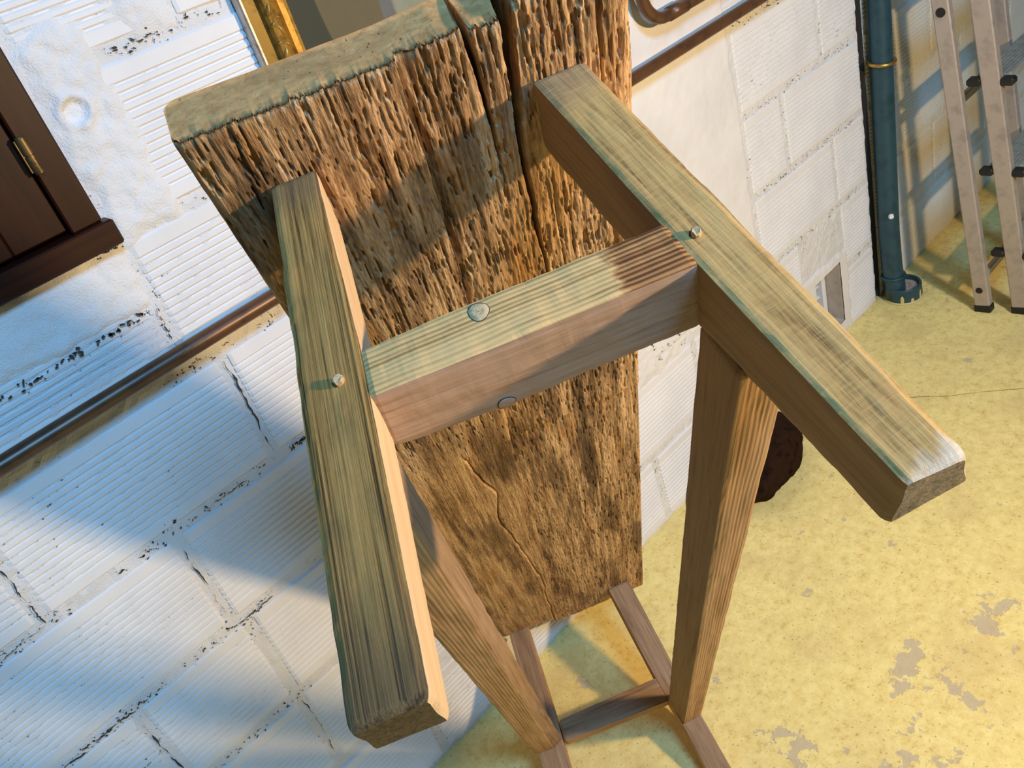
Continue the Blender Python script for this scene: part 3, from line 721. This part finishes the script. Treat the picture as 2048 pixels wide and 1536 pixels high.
# second pipe that turns up above it
EX, EZ = 1.352, 1.146
ep = empty('bent_pipe', (EX, PY, EZ)); tag(ep, 'brown painted pipe turning upwards in a tight elbow above the level pipe', 'pipe')
path = [(0.80, 0, 0), (0.4, 0, 0), (0.085, 0, 0)] + [(0.085 - 0.062 * math.sin(a), 0, 0.062 - 0.062 * math.cos(a)) for a in np.linspace(0.12, math.pi / 2, 10)] + [(0.023, 0, .3), (0.023, 0, .7)]
mesh_obj('tube', *tube_geo(path, 0.0125, 18), M['copper'], ep, smooth=True)
fit = [(0.023 - .0005, 0, .062), (0.023, 0, .085)]
mesh_obj('elbow_socket', *tube_geo([(0.15, 0, 0), (0.095, 0, 0)], 0.0145, 18), M['copper'], ep, smooth=True)
ep2 = empty('drain_cock', (EX + .062, PY, EZ + .062)); tag(ep2, 'small brown pipe stub with cap inside the elbow of the bent pipe', 'valve')
mesh_obj('stub', *tube_geo([(0, 0, 0.004), (0, 0, .08), (0, 0, .5)], 0.014, 16), M['copper'], ep2, smooth=True)
mesh_obj('cap', *tube_geo([(0, 0, -.004), (0, 0, .0), (0, 0, .012)], [.012, .017, .017], 16), M['copper'], ep2)

# blue downpipe with brass ring and painted collar
DX, DY, DR = 2.288, -0.040, 0.030
dp = empty('blue_downpipe', (DX, DY, 0.0)); tag(dp, 'dark blue painted downpipe standing against the block wall', 'pipe')
mesh_obj('tube', *tube_geo([(-.020, -.010, 0.012), (-.019, -.009, .05), (-.022, -.004, .12), (-.020, 0, .24), (0, 0, 1.0), (0, 0, 2.06)], DR, 28), M['blue_pipe'], dp, smooth=True)
cv, cf = lathe_geo([(0.0, 0.032), (.046, .032), (.047, .046), (.052, .048), (.054, .044), (.054, .004), (.058, 0.0)], 40, (.004, -.022, 0))
mesh_obj('floor_collar', cv, cf, [M['blue_pipe'], M['cement'], M['yellow_drip']], dp, smooth=False, fmat=[1 if i < 40 else (2 if i >= 200 else 0) for i in range(len(cf))])
dr = []
for i, a in enumerate((-2.75, -2.2, -1.62, -1.05, -.6)):
    hh = (.030, .018, .034, .024, .03)[i]
    g = []
    for t in np.linspace(-.09, .09, 5):
        g.append((.004 + .0547 * math.cos(a + t), -.022 + .0547 * math.sin(a + t)))
    vv = [(x_, y_, z_ * (1 - (abs(j - 2) / 2) ** 2 * .35) if z_ else 0.001) for j, (x_, y_) in enumerate(g) for z_ in (0, hh)]
    mesh_obj('paint_run', vv, [(2 * j, 2 * j + 2, 2 * j + 3, 2 * j + 1) for j in range(4)], M['yellow_drip'], dp)
rg = []
for zc in (0.742,):
    rg.append(tube_geo([((DR + .004) * math.cos(a) - .006, (DR + .004) * math.sin(a), zc + .004 * math.sin(a)) for a in np.linspace(0, 2 * math.pi, 33)], .0055, 8, False))
mesh_obj('brass_ring', *join_geo(rg), M['brass'], dp, smooth=True)
mesh_obj('lower_ring', *tube_geo([((DR + .003) * math.cos(a) - .0205, (DR + .003) * math.sin(a) - .006, .085) for a in np.linspace(0, 2 * math.pi, 33)], .004, 8, False), M['blue_pipe'], dp, smooth=True)
mesh_obj('paint_chip', *lathe_geo([(0.0, .006), (.007, .003), (.008, -.006), (.004, -.010)], 8, (-.041, -.020, .30)), M['white_chip'], dp)

# gilt picture frame
gx0, gx1, gz0, gz1 = 0.588, 1.20, 1.215, 1.95
pf = empty('gilt_picture_frame', (gx0, 0.0, gz0)); tag(pf, 'ornate gilt frame with glazed dark picture hung on the block wall', 'picture')
W_, H_ = gx1 - gx0, gz1 - gz0
def frame_ring(prof, mat, name):
    """profile (inset, y) swept round the rectangle with mitred corners"""
    Vv, Fq = [], []
    for d_, y_ in prof:
        Vv += [(d_, y_, d_), (W_ - d_, y_, d_), (W_ - d_, y_, H_ - d_), (d_, y_, H_ - d_)]
    for i in range(len(prof) - 1):
        for k in range(4): Fq.append((i * 4 + k, (i + 1) * 4 + k, (i + 1) * 4 + (k + 1) % 4, i * 4 + (k + 1) % 4))
    return mesh_obj(name, Vv, Fq, mat, pf)
frame_ring([(0, -.003), (0, -.017), (.002, -.020), (.005, -.020), (.006, -.017)], M['silver_edge'], 'outer_edge')
frame_ring([(.006, -.017), (.009, -.013), (.024, -.016), (.028, -.020)], M['dark_gold'], 'cove')
frame_ring([(.028, -.020), (.031, -.026), (.038, -.029), (.045, -.026), (.048, -.020)], M['gold'], 'ornament_band')
frame_ring([(.048, -.020), (.051, -.018), (.054, -.023), (.059, -.023), (.061, -.017), (.066, -.017), (.068, -.012), (.074, -.011), (.074, -.004)], M['gold'], 'inner_moulding')
# carved leaf and scroll relief on the ornament band
def blob(cx, cz, rx, rz, ang, hy):
    n1_, n2_ = 10, 4; Vv, Fq = [], []
    for j in range(n2_ + 1):
        ph = j / n2_ * math.pi / 2
        for i in range(n1_):
            a = 2 * math.pi * i / n1_; x_ = rx * math.cos(ph) * math.cos(a); z_ = rz * math.cos(ph) * math.sin(a)
            Vv.append((cx + x_ * math.cos(ang) - z_ * math.sin(ang), -.0255 - hy * math.sin(ph), cz + x_ * math.sin(ang) + z_ * math.cos(ang)))
    for j in range(n2_):
        for i in range(n1_): Fq.append((j * n1_ + i, j * n1_ + (i + 1) % n1_, (j + 1) * n1_ + (i + 1) % n1_, (j + 1) * n1_ + i))
    return Vv, Fq
orn = []
for k in range(int(H_ / .030)):
    z_ = .035 + k * .030; s_ = 1 if k % 2 else -1
    orn += [blob(.038 + s_ * .003, z_, .0042, .010, s_ * .45, .005), blob(.038 - s_ * .005, z_ + .010, .0028, .006, -s_ * .8, .004), blob(.038 + s_ * .006, z_ + .016, .002, .0045, s_ * 1.0, .0035)]
for k in range(int(W_ / .030) - 2):
    x_ = .06 + k * .030; s_ = 1 if k % 2 else -1
    orn += [blob(x_, .038 + s_ * .003, .010, .0042, s_ * .45, .005), blob(x_ + .010, .038 - s_ * .005, .006, .0028, -s_ * .8, .004)]
oo = mesh_obj('carved_relief', *join_geo(orn), M['gold'], pf, smooth=True); oo['label'] = 'carved scrolls and leaves'
def picture_mat():
    N = NT('dark_glazed_picture', 0.12, 0.5)
    v = N.n('ShaderNodeVectorMath', operation='LENGTH'); mp = N.mapping((14.0, 0, 5.0), (-2.66, 0, -1.1)); N.l(mp, v.inputs[0])
    k = N.mask(v.outputs[1], 0.98, 1.02)
    sp = N.n('ShaderNodeSeparateXYZ'); N.l(N.tc.outputs['Object'], sp.inputs[0])
    k2_ = N.mask(sp.outputs[0], 0.245, 0.252); k3_ = N.mask(sp.outputs[0], 0.222, 0.226)
    c = N.mix(k, (0.165, 0.135, 0.075), (0.065, 0.065, 0.045))
    c = N.mix(k3_, c, (0.17, 0.17, 0.16)); c = N.mix(k2_, c, (0.30, 0.31, 0.215))
    nz = N.noise(N.mapping((1, 1, 1)), 60.0, 4, 0.6); c = N.mix(N.math('MULTIPLY', nz, 0.35), c, (0.08, 0.075, 0.05))
    N.color(c); return N.m
M['picture'] = picture_mat()
mesh_obj('picture_panel', *box_geo(.070, W_ - .070, -.009, -.004, .070, H_ - .070), M['picture'], pf)

# dark wooden cabinet let into the wall
cb = empty('wall_cabinet', (CAB[0], 0.0, CAB[2])); tag(cb, 'dark varnished wooden cabinet door with brass hinge set into the block wall', 'cabinet')
cw, chh = CAB[1] - CAB[0], CAB[3] - CAB[2]
def upright(name, x0, x1, y0, y1, z0, z1, b=.0025, parent=cb, horiz=False):
    """board whose grain (local Z) runs upright, or level when horiz"""
    if not horiz:
        v_, f_ = box_geo(0, x1 - x0, 0, y1 - y0, 0, z1 - z0, b); ml = Matrix.Translation((x0, y0, z0))
    else:
        v_, f_ = box_geo(0, z1 - z0, 0, y1 - y0, 0, x1 - x0, b); ml = Matrix.Translation((x0, y0, z1)) @ Matrix.Rotation(math.pi / 2, 4, 'Y')
    return mesh_obj(name, v_, f_, M['mahogany'], parent, ml)
upright('stile', cw - .042, cw - .001, -.012, .06, .034, chh)
upright('stile', 0.001, .047, -.012, .06, .034, chh)
upright('head_rail', .047, cw - .047, -.012, .06, chh - .05, chh, horiz=True)
upright('bottom_rail', -.002, cw + .008, -.024, .06, .0, .034, horiz=True)
upright('back_panel', .02, cw - .02, .07, .09, .02, chh - .02)
dr_ = empty('door', (0.05, 0, .040)); dr_.parent = cb; dr_.location = (.05, -.006, .040)
dw, dh = cw - .05 - .044, chh - .095
dv2, df2 = join_geo([box_geo(0, .07, 0, .022, 0, dh, .002), box_geo(dw - .07, dw, 0, .022, 0, dh, .002), box_geo(.07, dw - .07, 0, .022, 0, .08, .002), box_geo(.07, dw - .07, 0, .022, dh - .08, dh, .002), box_geo(.07, dw - .07, .008, .016, .08, dh - .08)])
bpy.data.objects.remove(dr_)
door = mesh_obj('door', dv2, df2, M['mahogany'], cb, Matrix.Translation((.05, -.004, .040)))
hg = []
hx, hz_ = dw + .006, 0.100
hg.append(tube_geo([(hx, -.012, hz_ - .024), (hx, -.012, hz_ - .023), (hx, -.012, hz_ - .0008)], [.0052, .0062, .0062], 16))
hg.append(tube_geo([(hx, -.012, hz_ + .0008), (hx, -.012, hz_ + .021), (hx, -.012, hz_ + .023)], [.0062, .0062, .0048], 16))
hg.append(tube_geo([(hx, -.012, hz_ - .002), (hx, -.012, hz_ + .002)], .005, 12))
hg.append(box_geo(hx - .008, hx + .004, -.012, -.004, hz_ - .020, hz_ + .020))
mesh_obj('hinge', *join_geo(hg), M['old_brass'], door, smooth=False)['label'] = 'old brass barrel hinge'

# ================================================================ STEP LADDER leaning folded against the wall
ld = empty('step_ladder', (2.28, -0.306, 0.0)); tag(ld, 'folded aluminium step ladder leaning against the blue downpipe', 'ladder')
def rail_box(name, p0, p1, sx, sy, mat, cap=True):
    p0, p1 = Vector(p0), Vector(p1); d_ = p1 - p0
    v_, f_ = box_geo(-sx / 2, sx / 2, -sy / 2, sy / 2, 0, d_.length, .003)
    rot = d_.to_track_quat('Z', 'Y').to_matrix().to_4x4()
    # keep section square to x
    z_ = d_.normalized(); x_ = Vector((1, 0, 0)); x_ = (x_ - z_ * x_.dot(z_)).normalized(); y_ = z_.cross(x_)
    rot = Matrix((x_, y_, z_)).transposed().to_4x4()
    o = mesh_obj(name, v_, f_, mat, ld, Matrix.Translation(p0) @ rot); return o
SL = 0.118
top = 1.80
def rl(x, y, wx=.024, wy=.042, lean=SL, dx=0.0, h=top):
    r = rail_box('rail', (x, y, .012), (x + dx * h, y + lean * h, h), wx, wy, M['alu'])
    mesh_obj('foot', *box_geo(-wx / 2 - .002, wx / 2 + .002, -wy / 2 - .002, wy / 2 + .002, -.013, .010, .002), M['black'], r)
    return r
r1 = rl(0.0, 0.0); r2 = rl(0.315, 0.0); r3 = rl(0.02, -0.095, .026, .046, .124, -.012); r4 = rl(0.44, -0.095, .026, .046, .124, -.012)
def bolt(rail, wx, y, z, r):
    n = 20; mesh_obj('rivet_hole', *tube_geo([(-wx / 2 - .0012, y, z), (-wx / 2 + .004, y, z)], r, n), M['black'], rail)
bolt(r1, .024, 0.0, .855, .012); bolt(r1, .024, .002, .060, .0095)
for k in range(8):
    z_ = .435 + (k - 1) * .245
    if z_ > 1.8: break
    y_ = -.095 + .124 * z_; xo = .02 - .012 * z_
    v_, f_ = box_geo(xo + .014, xo + .42 - .014, y_ - .040, y_ + .040, z_ - .014, z_ + .010, .002)
    tr = mesh_obj('tread', v_, f_, M['tread'], ld)
    for bg_ in [box_geo(xo + .014, xo + .406, y_ - .034 + i * .010, y_ - .030 + i * .010, z_ + .0098, z_ + .0115) for i in range(7)]:
        mesh_obj('rib', *bg_, M['tread'], tr)
    for ya, yb in ((-.056, -.022), (.022, .058)):
        mesh_obj('end_cap', *box_geo(xo - .014, xo + .016, y_ + ya, y_ + yb, z_ - .014, z_ + .006, .005), M['black'], tr)
for z_ in (.10, .62, 1.14):
    v_, f_ = box_geo(.012, .303, SL * z_ - .008, SL * z_ + .008, z_ - .012, z_ + .012, .003); mesh_obj('cross_bar', v_, f_, M['alu'], ld)
mesh_obj('brace', *join_geo([box_geo(-.002, .012, SL * .95 - .10, SL * .95 + .01, .94, .965, .003)]), M['black'], ld)

# ================================================================ DARK SOFT BUNDLE behind the bench
n1_, n2_ = 72, 36; A_, B_ = np.meshgrid(np.linspace(0, 2 * np.pi, n1_, endpoint=False), np.linspace(0, np.pi, n2_), indexing='ij')
rr_ = 1 + 0.20 * fbm(np.cos(A_) * 1.7 + 4, np.cos(B_) * 1.9 + np.sin(A_) * 1.7, 120, 3) + 0.05 * fbm(A_ * 3, B_ * 6, 125, 3)
X_ = 0.155 * rr_ * np.sin(B_) * np.cos(A_); Y_ = 0.085 * rr_ * np.sin(B_) * np.sin(A_); Z_ = 0.075 * rr_ * np.cos(B_)
Z_ = np.maximum(Z_, -0.052) + 0.052
bun = mesh_obj('cloth_bundle', np.stack([X_, Y_, Z_], -1).reshape(-1, 3), [(i * n2_ + j, i * n2_ + j + 1, ((i + 1) % n1_) * n2_ + j + 1, ((i + 1) % n1_) * n2_ + j) for i in range(n1_) for j in range(n2_ - 1)], M['bundle'], smooth=True)
bun.location = (1.405, -0.118, 0.0); bun.rotation_euler = (0, 0, 0.35)
tag(bun, 'dark brown soft bundle on the yellow floor behind the bench rail', 'bundle')
